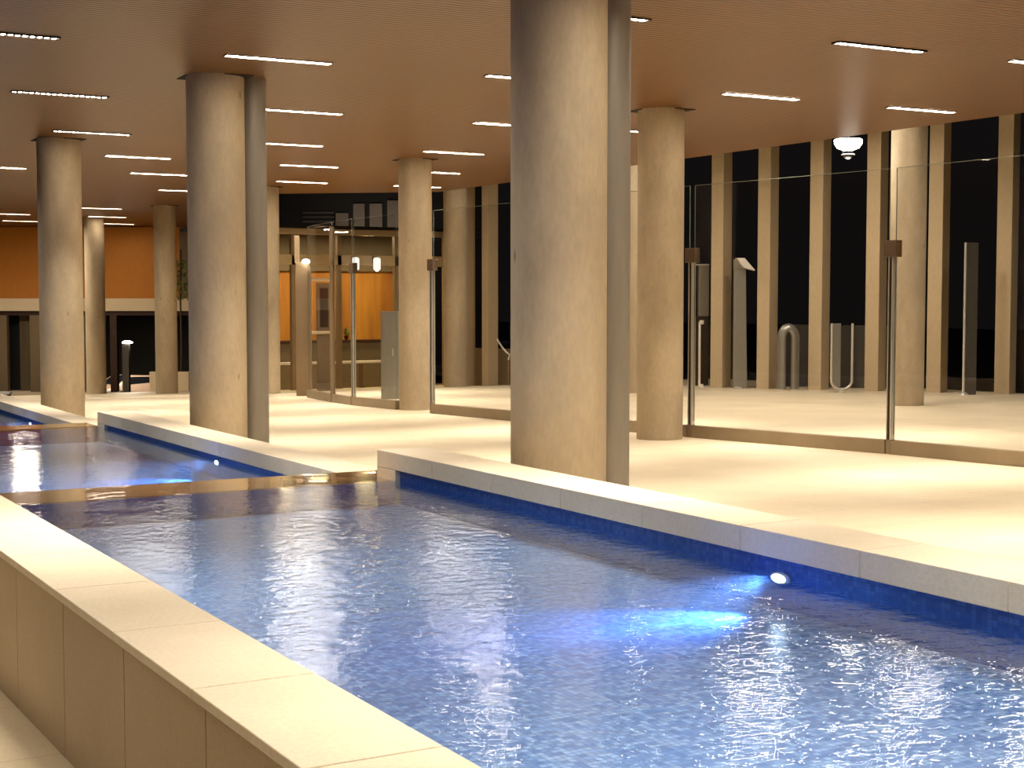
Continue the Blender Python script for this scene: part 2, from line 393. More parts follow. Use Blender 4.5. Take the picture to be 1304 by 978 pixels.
# underwater spotlights in the right hand walls
for i, (y, h, w_) in enumerate([(2.27, .546, 70), (5.65, .640, 60), (9.00, .733, 55)]):
    t = thing('pool_light', 'small bright underwater spotlight in the wall of the %s pool' % ['nearest','middle','farthest'][i], 'pool light', ((XR0+.015)*S, y*S, z_of(h)))
    m = MB().lathe([(.055, 0), (.055, .012), (.040, .020), (.040, .012)], 24)
    o = m.build('bezel', 'chrome', t, smooth=True); o.rotation_euler = (0, -math.pi/2, 0); o.scale = (.6, 1.5, 1)
    m = MB().lathe([(.038, .010), (.038, .018), (.02, .024), (.004, .026)], 24)
    o = m.build('lens', 'led_blue', t, smooth=True); o.rotation_euler = (0, -math.pi/2, 0); o.scale = (.6, 1.5, 1)
    l = bpy.data.lights.new('pool_spot', 'SPOT'); l.energy = w_*8; l.color = (.16,.40,1); l.spot_size = math.radians(78); l.spot_blend = 1; l.shadow_soft_size = .03
    lo = bpy.data.objects.new('pool_spot', l); col.objects.link(lo); lo.location = ((XR0-.012)*S, y*S, z_of(h))
    d = Vector((-1, .0, -.05)); lo.rotation_euler = d.to_track_quat('-Z', 'Y').to_euler()
    l2 = l.copy(); l2.spot_size = math.radians(26); l2.energy = w_*5
    lo2 = bpy.data.objects.new('pool_spot', l2); col.objects.link(lo2); lo2.location = lo.location
    lo2.rotation_euler = Vector((-1, .0, -.10)).to_track_quat('-Z', 'Y').to_euler()

# ------------------------------------------------------------------ ceiling lights
LEN = .46*S
def fixture(kind_):
    dots = kind_ > 0
    t = thing('linear_ceiling_light', 'x', 'ceiling light', (0,0,0))
    m = MB(); w = .058
    m.box(-LEN/2-.012, LEN/2+.012, -w-.010, -w, -.018, 0); m.box(-LEN/2-.012, LEN/2+.012, w, w+.010, -.018, 0)
    m.box(-LEN/2-.012, -LEN/2, -w, w, -.018, 0); m.box(LEN/2, LEN/2+.012, -w, w, -.018, 0)
    m.build('trim_frame', 'rail' if not dots else 'gap', t)
    if not dots:
        MB().box(-LEN/2, LEN/2, -w, w, -.013, -.003).build('diffuser', 'glow' if kind_ == 0 else 'glow_far', t)
    else:
        MB().box(-LEN/2, LEN/2, -w, w, -.006, -.002).build('louvre', 'gap', t)
        m = MB(); k = 17
        for i in range(k):
            x = -LEN/2 + LEN*(i+.5)/k; m.box(x-.017, x+.017, -w*.8, w*.8, -.012, -.006)
        m.build('led_dots', 'glow_dot', t)
    return t
lights = [  # X start, Y, dotted, label
 (.92, 5.94, 1, 'dotted light strip cut by the left edge of the photo, nearest the top left corner'),
 (1.53, 7.55, 1, 'long dotted light strip in the upper left, above the large far left column'),
 (2.10, 9.20, 1, 'dotted light strip just above the head of the large far left column'),
 (2.78, 10.62, 0, 'bright light strip between the two large columns at left, first behind the dotted ones'),
 (3.33, 11.97, 0, 'light strip left of the second large column, shorter and behind the bright one'),
 (4.07, 13.70, 0, 'faint light strip touching the left side of the second large column'),
 (2.06, 11.97, 0, 'light strip at the left photo edge, left of the far left column head'),
 (3.47, 18.49, 0, 'thin distant light strip at the left photo edge above the orange wall'),
 (3.93, 20.10, 0, 'thin distant light strip left of the far left column, closest to the orange wall'),
 (4.11, 16.82, 0, 'thin distant light strip right of the far left column, topmost of three'),
 (4.63, 18.53, 0, 'thin distant light strip right of the far left column, middle of three'),
 (5.20, 20.22, 0, 'thin distant light strip above the orange wall, lowest of three near the slim columns'),
 (2.07, 6.00, 0, 'largest and brightest light strip, right above the second large column'),
 (2.81, 7.60, 0, 'bright light strip touching the casing of the second large column, highest of that stack'),
 (3.38, 9.25, 0, 'light strip right of the second large column, second down of the stack'),
 (4.10, 10.68, 0, 'light strip right of the second large column, third down of the stack'),
 (4.64, 12.18, 0, 'light strip right of the second large column, lowest of the stack'),
 (4.57, 9.22, 0, 'light strip above the head of the round column left of the foreground column'),
 (5.17, 10.72, 0, 'short light strip right of the head of the round column left of centre'),
 (5.72, 12.14, 0, 'small light strip crossing behind the round column left of centre'),
 (3.27, 5.96, 0, 'bright light strip running behind the foreground column, upper of two on its left'),
 (4.08, 7.59, 0, 'light strip running behind the foreground column, lower of two on its left'),
 (2.67, 4.51, 1, 'dotted light strip at the top, cut off by the right side of the foreground column'),
 (4.90, 7.50, 0, 'light strip showing between the foreground column and the next round column'),
 (4.04, 4.53, 1, 'long dotted light strip high at upper right'),
 (4.56, 5.91, 0, 'bright light strip right of the head of the barrier column'),
 (5.63, 5.90, 0, 'bright light strip nearest the ceiling edge above the fins'),
 (4.98, 4.50, 0, 'bright light strip cut by the right edge of the photo')]
protos = {}
for X, Y, dt, lab in lights:
    if Y > 13 and not dt: dt = -1
    if dt not in protos: protos[dt] = o = fixture(dt)
    else: o = copy_tree(protos[dt])
    o.location = ((X+.23)*S, Y*S, z_of(-1)-.001)
    o['label'] = lab; o['group'] = 'linear ceiling lights'
# the downward beam of each fixture
dl = bpy.data.lights.new('strip_beam', 'AREA'); dl.shape = 'RECTANGLE'; dl.size = LEN; dl.size_y = .08; dl.energy = 36; dl.color = (1,.91,.78); dl.spread = math.radians(62)
for X, Y, dt, lab in lights:
    if Y > 15: continue
    lo = bpy.data.objects.new('strip_beam', dl); col.objects.link(lo); lo.location = ((X+.23)*S, Y*S, z_of(-1)-.024)
for X, Y in [(1.5,4.5),(3.4,3.0),(2.1,3.0),(4.7,3.0),(2.4,1.5),(3.7,1.5),(.9,3.0),(1.2,1.5)]:  # unseen beams out of frame, with no fixture built
    lo = bpy.data.objects.new('strip_beam', dl); col.objects.link(lo); lo.location = (X*S, Y*S, z_of(-1)-.024)
# unseen lamps added as fill over the hall, beyond the strip lights
for X, Y in [(.3,4.5),(1.5,4.5),(.9,3.0),(2.3,3.0),(3.6,3.0),(4.9,3.0),(5.9,3.0),(.5,1.5),(1.6,1.5),(2.9,1.5),(4.2,1.5),(5.5,1.5),(-.6,3.0),(-.6,5.8),(-.2,.2),(-1.4,3),(-1.4,1.6),(-.4,1.4),(-1.0,4.4),(1.2,0),(3,0),(5,0),
             (.3,7.5),(.9,9.2),(1.5,10.6),(-.6,9.2),(5.9,7.5),(5.9,9.2),(2.9,13.7),(5.3,7.5),(2.2,15.2),(3.5,15.2),(3,16.8),(2.3,18.5),(3.6,17.6),(4.3,15.0),(3.4,19.5)]:
    l = bpy.data.lights.new('hall_fill', 'AREA'); l.shape = 'RECTANGLE'; l.size = LEN; l.size_y = .08
    l.energy = (130 if X > 0 else 45)*math.pi*LEN*.08; l.color = WARM[:3]; l.spread = math.radians(150)
    lo = bpy.data.objects.new('hall_fill', l); col.objects.link(lo); lo.location = (X*S, Y*S, z_of(-1)-.01)
# unseen lamps added under the high outer soffit to wash the fins
for X, Y in [(8.6,6.6),(8.2,9.2),(7.2,10.0),(7.1,12.0),(7.0,6.0),(7.0,8.0)]:
    l = bpy.data.lights.new('soffit_fill', 'AREA'); l.shape = 'RECTANGLE'; l.size = 1.2; l.size_y = .3
    l.energy = 115; l.color = (1,.88,.74); l.spread = math.radians(150)
    lo = bpy.data.objects.new('soffit_fill', l); col.objects.link(lo); lo.location = (X*S, Y*S, z_of(-1.72))

# ------------------------------------------------------------------ glass barrier
BP = [(5.09,3.90), (5.045,5.25), (4.885,6.60), (4.775,8.0), (4.70,9.36), (4.66,10.63), (4.71,11.15)]
GT = -.605
def seg(a, b):
    d = Vector((b[0]-a[0], b[1]-a[1])); return d.length, math.atan2(d.y, d.x)
post_lab = {1: 'dark clamped barrier post in front of the fins at right', 2: 'dark clamped barrier post just right of the nearest barrier column',
            3: 'barrier post hidden behind the foreground column', 4: 'dark clamped barrier post at the right of the second row column',
            5: 'slim dark clamped barrier post in front of the yellow lit pavilion', 6: 'pale frame post at the end of the glass barrier'}
def barrier_post(X, Y, rz, label):
    zb = z_of(D(Y)); t = thing('barrier_post', label, 'post', (X*S, Y*S, zb), rz, 'barrier posts')
    zc = z_of(-.20)-zb
    MB().box(-.034, .034, -.045, .045, 0, .19).build('foot_block', 'rail', t, bevel=.003)
    MB().box(-.022, .022, -.030, .030, .19, zc).build('shaft', 'dark_metal', t)
    for s in (-1, 1):
        MB().box(s*.032-.007, s*.032+.007, -.040, .040, .19, zc-.02).build('steel_edge', 'chrome', t)
    MB().box(-.11, .11, -.055, .055, zc-.02, zc+.20).build('clamp', 'clamp', t, bevel=.006)
    return t
for i in (1, 2, 4, 5):
    L_, a = seg(BP[i-1], BP[i]); barrier_post(BP[i][0], BP[i][1], a, post_lab[i])
panel_cuts = []
def panel(a, b, label, group='frameless glass barrier panels'):
    L_, ang = seg(a, b); L_ *= S
    zb = min(z_of(D(a[1])), z_of(D(b[1])))
    t = thing('glass_barrier_panel', label, 'glass panel', (a[0]*S, a[1]*S, z_of(D(a[1]))), ang)
    slope = (z_of(D(b[1]))-z_of(D(a[1])))/L_
    f = lambda x: x*slope
    # base rail follows the falling floor
    w = .055; m = MB()
    r0, r1 = .05, L_-.05
    m.hull([(r0,-w,f(r0)-.01), (r1,-w,f(r1)-.01), (r1,w,f(r1)-.01), (r0,w,f(r0)-.01)], [(r0,-w,f(r0)+.185), (r1,-w,f(r1)+.185), (r1,w,f(r1)+.185), (r0,w,f(r0)+.185)])
    m.build('base_rail', 'rail', t, bevel=.004)
    g0, g1 = .06, L_-.06; zt = z_of(GT)-z_of(D(a[1]))
    m = MB().hull([(g0,-.007,f(g0)+.186), (g1,-.007,f(g1)+.186), (g1,.007,f(g1)+.186), (g0,.007,f(g0)+.186)], [(g0,-.007,zt), (g1,-.007,zt), (g1,.007,zt), (g0,.007,zt)])
    pn = m.build('pane', 'glass', t)
    MB().box(g0, g1, -.007, .007, zt, zt+.006).build('top_edge', 'glass_edge', pn)
    for g in (g0-.006, g1): MB().box(g, g+.006, -.006, .006, f(g)+.25, zt).build('side_edge', 'glass_edge', pn)
    return t
panel(BP[0], BP[1], 'clear glass barrier panel at the right edge, right of the clamped post')
panel(BP[1], BP[2], 'wide clear glass barrier panel between barrier column and right hand clamped post')
panel(BP[2], BP[3], 'glass barrier panel passing behind the nearest barrier column')
panel(BP[3], BP[4], 'glass barrier panel left of the foreground column, in front of two narrow fins')
panel((4.688,9.885), BP[5], 'glass barrier panel in front of the grey steel cabinet')
panel(BP[5], BP[6], 'narrow glass barrier panel in front of the yellow wall')
panel(BP[6], (4.84,12.0), 'glass barrier panel beside the wide brown portal pylon')
# chrome pull handle on the glass near the barrier column
L_, a = seg(BP[1], BP[2]); q = (4.872*S+.07*math.sin(1), (6.56)*S)
t = thing('pull_handle', 'tall chrome pull handle on the glass beside the barrier column', 'handle', (4.90*S-.05, 6.50*S, z_of(.47)), a)
MB().tube([(0,.02,0), (0,.06,.0), (0,.06,.96), (0,.02,.96)], .018, 12).build('grip', 'chrome', t, smooth=True)
for z in (0, .96): MB().lathe([(.035, z-.03), (.035, z+.03)], 20, (0,.02)).build('mount', 'chrome', t, smooth=True)

# tall frame at the end of the barrier
t = thing('frame_post', 'tall pale taupe frame post left of the slim clamped post', 'post', (4.715*S, 11.17*S, z_of(D(11.17))), math.radians(60))
zt = z_of(-.57)-z_of(D(11.17))
MB().box(-.10, .10, -.05, .05, 0, .2).build('foot_block', 'frame', t, bevel=.004)
for s in (-1, 1): MB().box(s*.06-.035, s*.06+.035, -.045, .045, .2, zt).build('jamb', 'frame', t, bevel=.003)
MB().box(-.024, .024, -.03, .03, .2, zt).build('groove', 'dark_metal', t)
t = thing('portal_pylon', 'wide brown portal pylon at the left end of the glass barrier', 'pylon', (4.90*S, 12.25*S, z_of(D(12.25))), math.radians(-29))
MB().box(-.17, .17, -.10, .10, 0, z_of(-.31)-z_of(D(12.25))).build('body', 'frame', t, bevel=.006)
MB().box(-.20, -.08, -.05, .05, z_of(-.31)-z_of(D(12.25)), z_of(-.54)-z_of(D(12.25))).build('upper_jamb', 'frame', t, bevel=.004)
MB().box(.172, .19, -.09, .09, .1, z_of(-.28)-z_of(D(12.25))).build('edge_strip', 'rail', t)
MB().lathe([(.03,0), (.09,.02), (.1,.06), (.06,.1), (.01,.11)], 24).build('lamp', 'lampglow', t, loc=(.10, -.22, z_of(-.30)-z_of(D(12.25))), smooth=True)

X, Y = 5.45, 13.6; zb = z_of(D(Y))
t = thing('inner_door', 'brown sliding door with pale rounded rails just right of the portal pylon', 'door', (X*S, Y*S, zb), 0)
MB().box(.36, .74, -.03, .03, 0, z_of(-.15)-zb).build('leaf', 'frame', t, bevel=.004)
MB().box(.44, .68, -.036, -.031, z_of(.28)-zb, z_of(-.10)-zb).build('recessed_panel', 'dark_wood', t)
for zz in (z_of(-.18)-zb, z_of(.33)-zb): MB().tube([(-.02,-.07,zz), (.76,-.07,zz)], .045, 14).build('rail', 'beige', t, smooth=True)

# grey steel cabinet near the second row column
t = thing('steel_cabinet', 'grey steel cabinet standing behind glass, left of the second row column', 'cabinet', (5.30*S, 11.30*S, z_of(D(11.3))), math.radians(-32))
hc = z_of(.115)-z_of(D(11.3))
MB().box(-.24, .24, -.14, .14, 0, hc).build('body', 'steel', t, bevel=.008)
MB().box(-.25, .25, -.15, .15, hc, hc+.025).build('lid', 'steel', t, bevel=.005)
MB().box(-.21, -.01, -.148, -.141, .08, hc-.06).build('door', 'steel', t, bevel=.002)
dr = MB().box(.01, .21, -.148, -.141, .08, hc-.06).build('door', 'steel', t, bevel=.002)
MB().tube([(.04,-.149,hc*.5), (.04,-.165,hc*.5+.01), (.04,-.165,hc*.5+.15), (.04,-.149,hc*.5+.16)], .008).build('handle', 'chrome', dr)

# ------------------------------------------------------------------ vertical fins
A = Vector((9.719, 8.871)); DR = Vector((-.40966, .91224)); ang = math.atan2(DR.y, DR.x)
fins = [(-.062, 'pale vertical fin at the far right, right of the tall slim steel totem'),
 (.52, 'pale vertical fin just right of the column beyond the glass'),
 (1.076, 'pale vertical fin directly left of the round column beyond the glass'),
 (1.609, 'pale vertical fin left of the glowing lamp, right of the steel hoop'),
 (2.12, 'pale vertical fin between the leaning-top totem and the steel hoop'),
 (2.597, 'pale vertical fin left of the leaning-top totem'),
 (5.295, 'narrow pale vertical fin left of the foreground column, right one of two'),
 (5.595, 'narrow pale vertical fin left of the foreground column, left one of two')]
for s, lab in fins:
    c = A + DR*s; zb = z_of(D(c.y)); wl, dp = (.125, .17) if s < 4 else (.085, .17)
    m = MB().box(-wl/2*S, wl/2*S, -dp/2*S, dp/2*S, -.03, z_of(-1.75)-zb-.002)
    o = m.build('facade_fin', 'fin', loc=(c.x*S, c.y*S, zb), rotz=ang, bevel=.01)
    tag(o, lab, 'fin', 'vertical facade fins')

# low dark wall behind the fins
c = A+DR*1.55+Vector((.91,.41))*.42
o = MB().box(-2.0, 1.6, -.08, .08, -.1, z_of(.245)-z_of(D(c.y))).build('low_wall', 'slate', loc=(c.x*S, c.y*S, z_of(D(c.y))), rotz=ang); tag(o, 'low dark grey wall behind the fins and the steel hoop', 'wall')
c = A+DR*5.55+Vector((.91,.41))*.25
o = MB().box(-1.2, 1.3, -.12, .12, -.1, z_of(.53)-z_of(D(c.y))).build('low_wall', 'frame', loc=(c.x*S, c.y*S, z_of(D(c.y))), rotz=ang); tag(o, 'low taupe wall behind the two narrow fins', 'wall')

# totems and bike stands between the barrier and the fins
def away(p, k): return (p[0]*k, p[1]*k)
# leaning-top totem
X, Y = away((8.79,11.11), .985); zb = z_of(D(Y)); f = math.radians(-27)
t = thing('totem_sign', 'tall grey totem with a lit slanted head between two pale fins', 'totem', (X*S, Y*S, zb), f)
ht = z_of(-.27)-zb
MB().hull([(-.20,-.06,0), (.16,-.06,0), (.16,.06,0), (-.20,.06,0)], [(-.20,-.06,ht), (.10,-.06,ht), (.10,.06,ht), (-.20,.06,ht)]).build('post', 'steel', t, bevel=.01)
MB().hull([(-.20,-.09,ht), (.10,-.09,ht), (.10,.09,ht), (-.20,.09,ht)], [(-.20,-.09,ht+.24), (-.04,-.09,ht+.24), (-.04,.09,ht+.24), (-.20,.09,ht+.24)]).build('head', 'steel', t)
MB().hull([(.00,-.30,ht+.02), (.30,-.30,ht-.05), (.30,.0,ht-.05), (.0,.0,ht+.02)], [(-.18,-.30,ht+.27), (.02,-.30,ht+.27), (.02,.0,ht+.27), (-.18,.0,ht+.27)]).build('lit_face', 'white', t, bevel=.01)
MB().lathe([(.11,0),(.11,.03),(.05,.05)], 24).build('foot_light', 'chrome', t, loc=(-.1,-.14,0), smooth=True)
# hanging box totem left
X, Y = away((8.86,11.86), .985); zb = z_of(D(Y))
t = thing('information_box', 'grey steel box on a dark stand just right of the nearest barrier column', 'sign box', (X*S, Y*S, zb), f)
zt = z_of(-.315)-zb; zl = z_of(.17)-zb
MB().box(-.17, .26, -.07, .07, 0, zl).build('stand', 'dark_metal', t, bevel=.005)
MB().box(-.02, .26, -.09, .09, zl, zt).build('cabinet', 'steel', t, bevel=.01)
MB().box(-.20, -.16, -.09, .09, zl, zt).build('side_frame', 'chrome', t); MB().box(-.20, .26, -.09, .09, zt, zt+.04).build('top_frame', 'chrome', t)
# inverted U hoop
X, Y = away((8.93,10.6), .98); zb = z_of(D(Y))
t = thing('bike_hoop', 'wide inverted U stainless steel hoop between two pale fins', 'bike stand', (X*S, Y*S, zb), f)
pts = [(-.17,0,0), (-.17,0,1.3)] + [(-.17*math.cos(a), 0, 1.3+.26*math.sin(a)) for a in [math.pi*i/14 for i in range(1,14)]] + [(.17,0,1.3), (.17,0,0)]
MB().tube(pts, .085, 18, .12).build('hoop', 'steel', t, smooth=True)
for s in (-1, 1): MB().lathe([(.12,0),(.12,.03),(.09,.035)], 24, (s*.17,0)).build('floor_flange', 'chrome', t, smooth=True)
# upright U
X, Y = away((9.0,9.97), .98); zb = z_of(D(Y))
t = thing('bike_stand', 'U shaped chrome stand with rounded foot, left of the round column past the glass', 'bike stand', (X*S, Y*S, zb), f)
pts = [(-.25,0,1.66), (-.25,0,.32)] + [(-.25*math.cos(a), 0, .30-.22*math.sin(a)) for a in [math.pi*i/14 for i in range(1,14)]] + [(.25,0,.32), (.25,0,1.66)]
MB().tube(pts, .030, 14).build('frame', 'chrome', t, smooth=True)
MB().box(-.24, -.03, -.015, .03, .14, 1.66).build('panel', 'steel', t, bevel=.01)
MB().lathe([(.10,0),(.10,.02),(.04,.06),(.04,.10)], 24).build('foot', 'chrome', t, smooth=True)
# tall slim totem at right
X, Y = away((9.53,9.0), .985); zb = z_of(D(Y)); zt = z_of(-.455)-zb
t = thing('slim_totem', 'tall slim steel totem with bright edge, left of the far right fin', 'totem', (X*S, Y*S, zb), f)
MB().box(-.12, .14, -.05, .05, 0, zt).build('body', 'slate', t, bevel=.006)
MB().tube([(-.15,-.03,.02), (-.15,-.03,zt)], .032, 14).build('edge_tube', 'chrome', t, smooth=True)
MB().lathe([(.11,0),(.10,.03),(.05,.06)], 24, (-.15,-.03)).build('foot', 'chrome', t, smooth=True)
# bent chrome handrail behind glass near the narrow fins
X, Y = 7.26, 12.9; zb = z_of(D(Y))
t = thing('bent_handrail', 'small bent chrome handrail in front of the narrow fins', 'handrail', (X*S, Y*S, zb), f)
MB().tube([(-.17,0,1.30), (-.14,0,1.22), (.0,0,1.02), (.08,0,.93), (.17,0,.87), (.13,0,.72)], .024, 10).build('rail', 'chrome', t, smooth=True)
MB().tube([(.13,0,0), (.13,0,.74)], .014, 10).build('stem', 'frame', t, smooth=True)

# glowing lamp below the ceiling edge
X, Y = 7.60, 8.38
t = thing('hanging_lamp', 'glowing white bowl lamp hanging just beyond the ceiling edge', 'lamp', (X*S, Y*S, z_of(-1.08)))
MB().lathe([(.09,-.01), (.22,.04), (.275,.12), (.285,.20), (.26,.22)], 36).build('bowl', 'lampglow', t, smooth=True)
MB().tube([(0,0,.22), (0,0,z_of(-1.75)-z_of(-1.08)-.002)], .02).build('stem', 'dark_metal', t)
MB().lathe([(.01,-.19), (.07,-.17), (.115,-.11), (.12,-.05), (.10,-.012)], 24).build('sensor_ball', 'carglass', t, smooth=True)
pts = [(.135*math.cos(a), .135*math.sin(a), -.09) for a in [2*math.pi*i/24 for i in range(25)]]
MB().tube(pts, .010, 8).build('ring', 'chrome', t, smooth=True)
l = bpy.data.lights.new('bowl_lamp', 'POINT'); l.energy = 20; l.color = (1,.9,.75); l.shadow_soft_size = .2
lo = bpy.data.objects.new('bowl_lamp', l); col.objects.link(lo); lo.location = (X*S, Y*S, z_of(-1.08)-.3)

# ------------------------------------------------------------------ pavilion behind the barrier
PY = 15.5; zf = z_of(D(15.5))
t = thing('glass_pavilion', 'taupe framed glazed pavilion with a yellow lit back wall', 'pavilion', (6.6*S, PY*S, zf))
def P(x): return (x-6.6)*S
def hz(h): return z_of(h)-zf
m = MB(); m.box(P(5.4), P(8.3), -.12, .12, hz(-.70), hz(-.765)); m.build('top_beam', 'frame_light', t, bevel=.01)
m = MB(); m.box(P(5.4), P(8.3), -.10, .10, hz(-.365), hz(-.48)); m.build('door_beam', 'frame_light', t, bevel=.01)
MB().box(P(5.4), P(8.3), -.02, .0, hz(-.48), hz(-.70)).build('transom_glass', 'glass', t)
for x in (5.62, 6.08, 6.62, 7.32, 7.95): MB().box(P(x)-.07, P(x)+.07, -.1, .1, -.03, hz(-.70)).build('post', 'frame', t, bevel=.008)
MB().box(P(5.4), P(8.3), 1.5*S, 1.54*S, -.3, hz(-.33)).build('back_wall', 'yellow', t)
MB().box(P(5.4), P(8.3), 1.45*S, 1.5*S, hz(-.33), hz(-.77)).build('upper_back_wall', 'counter', t)
MB().box(P(5.3), P(8.4), -.14, 1.54*S, hz(-.77), hz(-.80)).build('roof', 'night', t)
MB().box(P(5.4), P(5.44), .1, 1.5*S, -.3, hz(-.77)).build('side_wall', 'frame', t)
tag(MB().box(5.5*S, 8.2*S, 16.35*S, 16.6*S, z_of(D(16.4))-.03, z_of(.52)).build('service_counter', 'counter', bevel=.01), 'long taupe service counter inside the pavilion', 'counter')
tag(MB().box(5.48*S, 8.22*S, 16.33*S, 16.63*S, z_of(.52)+.001, z_of(.49)).build('counter_top', 'dark_wood', bevel=.005), 'dark wooden worktop on the pavilion counter', 'counter top')
t2 = thing('white_bench', 'low pale bench in front of the pavilion counter', 'bench', (6.75*S, 15.95*S, z_of(D(15.95))))
hb = z_of(.72)-z_of(D(15.95))
MB().box(-1.2*S, 1.2*S, -.22, .22, hb-.07, hb).build('seat', 'white', t2, bevel=.01)
for x in (-1.05, -.35, .35, 1.05): MB().box(x*S-.04, x*S+.04, -.18, .18, -.02, hb-.07).build('leg', 'frame', t2)
for i, (x, h0, lab) in enumerate([(6.78, -.30, 'small white wall lantern left of the slim clamped post, pavilion beam'), (7.04, -.30, 'small white wall lantern right of the slim clamped post, pavilion beam')]):
    t = thing('wall_lantern', lab, 'lantern', (x*S, PY*S-.30, z_of(-.42)))
    MB().box(-.06, .06, .118, .19, -.10, .18).build('bracket', 'frame', t)
    MB().lathe([(.07,-.30), (.115,-.27), (.115,.06), (.06,.10)], 20).build('shade', 'lantern', t, smooth=True)
    MB().lathe([(.02,-.33), (.05,-.305), (.045,-.302)], 16).build('bulb', 'lampglow', t, smooth=True)
t = thing('potted_plant', 'small dark potted plant on the pavilion worktop', 'plant', (7.12*S, 16.45*S, z_of(.49)))
MB().lathe([(.05,0), (.08,.14), (.07,.14)], 16).build('pot', 'dark_wood', t, smooth=True)
m = MB()
for i in range(26):
    a = random.uniform(0, 6.28); e = random.uniform(.3, 1.3); L2 = random.uniform(.18, .38)
    b = Vector((0,0,.13)); d = Vector((math.cos(a)*math.cos(e), math.sin(a)*math.cos(e), math.sin(e))); sd = d.cross(Vector((0,0,1))).normalized()*.03
    m.poly([b, b+d*L2*.5+sd, b+d*L2, b+d*L2*.5-sd])
m.build('foliage', 'leaf', t)
for X, Y, e in [(6.2,16.1,90), (7.2,16.1,90), (8.0,16.1,50), (6.0,14.6,35), (7.4,14.6,35)]:  # added lamps out of sight; the pair in front lightens the beams
    l = bpy.data.lights.new('pavilion_fill', 'AREA'); l.size = .5; l.energy = e; l.color = (1,.76,.40)
    lo = bpy.data.objects.new('pavilion_fill', l); col.objects.link(lo); lo.location = (X*S, Y*S, z_of(-.74))

# dark building with louvres above the pavilion
RZ = math.radians(-29.7)
def F(zd, lat): return ((.496*zd+.868*lat)*S, (.868*zd-.496*lat)*S)   # forward distance, sideways -> world
X, Y = F(24, -2.3)
t = thing('louvred_building', 'dark building with grey louvre panels behind the pavilion', 'building', (X, Y, z_of(1.7)), RZ)
def up(h): return z_of(h)-z_of(1.7)
MB().box(-2.2*S, 1.9*S, .1, 1.2, 0, up(-1.9)).build('dark_wall', 'night', t)
for a0, a1, h0 in [(-.52,-.32,-1.35),(-.24,-.06,-1.5),(.02,.22,-1.5),(.30,.50,-1.55),(.6,.8,-1.6)]:
    MB().box(a0*S, a1*S, -.1, .1, up(-1.0), up(h0)).build('louvre_panel', 'louvre', t)
m = MB()
for k in range(5): m.box(-1.05*S, -.55*S, -.05, .1, up(-1.08-.07*k)-.03, up(-1.08-.07*k)+.03)
m.build('louvre_bars', 'slate', t)
for X, Y in [F(22.5, -2.2)]:  # added lamp without a fixture, brightens the louvre panels
    l = bpy.data.lights.new('louvre_fill', 'AREA'); l.size = 2; l.energy = 70; l.color = (1,.85,.7)
    lo = bpy.data.objects.new('louvre_fill', l); col.objects.link(lo); lo.location = (X, Y, z_of(-.9)); lo.rotation_euler = (math.radians(80), 0, RZ)

# ------------------------------------------------------------------ far facade: orange bulkhead over a beige beam and dark openings
X, Y = F(20.95, -5.6); zf = z_of(1.30)
t = thing('orange_facade', 'far building front with an orange upper wall over a beige beam', 'building front', (X, Y, zf), RZ)
def lx(px): return ((px-652)/1915*20.95+5.6)*S
def hh_(h): return z_of(h)-zf
MB().box(lx(-160), lx(228), .0, .3, hh_(0), hh_(-.99)).build('upper_wall', 'orange', t)
MB().box(lx(-160), lx(262), -.12, .32, hh_(.175), hh_(0)).build('beam', 'beige', t, bevel=.01)
MB().box(lx(228), lx(300), .0, .3, hh_(0), hh_(-.99)).build('side_wall', 'frame', t)
MB().box(lx(-160), lx(262), .05, .28, hh_(.235), hh_(.175)).build('lintel', 'dark_wood', t)
for a0, a1, mt in [(-4,7,'frame'),(36,52,'frame'),(138,147,'dark_wood'),(100,106,'frame')]:
    MB().box(lx(a0), lx(a1), 0, .3, -.03, hh_(.235)).build('pier', mt, t, bevel=.01)
MB().box(lx(-160), lx(106), .9, 1.0, -.1, hh_(.2)).build('inner_wall', 'night', t)
MB().box(lx(17), lx(36), .6, .75, 0, hh_(.235)).build('curtain', 'olive', t)
MB().box(lx(-160), lx(150), 0, 1.0, -.2, -.0).build('threshold', 'beige', t)
X, Y = F(20.4, -6.93)
t = thing('low_white_bench', 'low white bench under the orange wall at the left photo edge', 'bench', (X, Y, z_of(D(Y/S))), RZ)
MB().box(-.45, .28, -.15, .15, .06, .16).build('seat', 'white', t, bevel=.01)
for s in (-.36, .2): MB().box(s-.04, s+.04, -.12, .12, -.02, .06).build('leg', 'frame', t)
X, Y = F(20.3, -4.62)
t = thing('planter_box', 'white planter box behind the slim column under the far beam', 'planter', (X, Y, z_of(D(Y/S))), RZ)
MB().box(-.78, .70, -.25, .25, -.02, .74).build('trough', 'beige', t, bevel=.01)
MB().box(-.72, .64, -.19, .19, .74, .745).build('soil', 'bark', t)
# young tree rising behind the beam, seen in the gap beside the second large column
X, Y = F(20.35, -4.50)
t = thing('slender_tree', 'slender green tree in the gap left of the second large column', 'tree', (X, Y, z_of(D(Y/S))+.745), 0)
MB().tube([(0,0,0), (.03,.02,1.4), (0,0,2.6), (.04,0,4.6)], .035, 10).build('trunk', 'bark', t, smooth=True)
m = MB(); c0 = z_of(.0)-t.location.z
for i in range(520):
    a = random.uniform(0, 6.28); r = .42*math.sqrt(random.random()); z = c0+random.uniform(-.05, 1.45); r *= 1-.35*abs(z-c0-.7)
    b = Vector((r*math.cos(a), r*math.sin(a), z)); d = Vector((random.uniform(-1,1), random.uniform(-1,1), random.uniform(-.6,.8))).normalized()*.11
    sd = d.cross(Vector((random.random(), random.random(), 1))).normalized()*.035
    m.poly([b-d*.5, b+sd, b+d*.5, b-sd])
m.build('foliage', 'leaf', t)

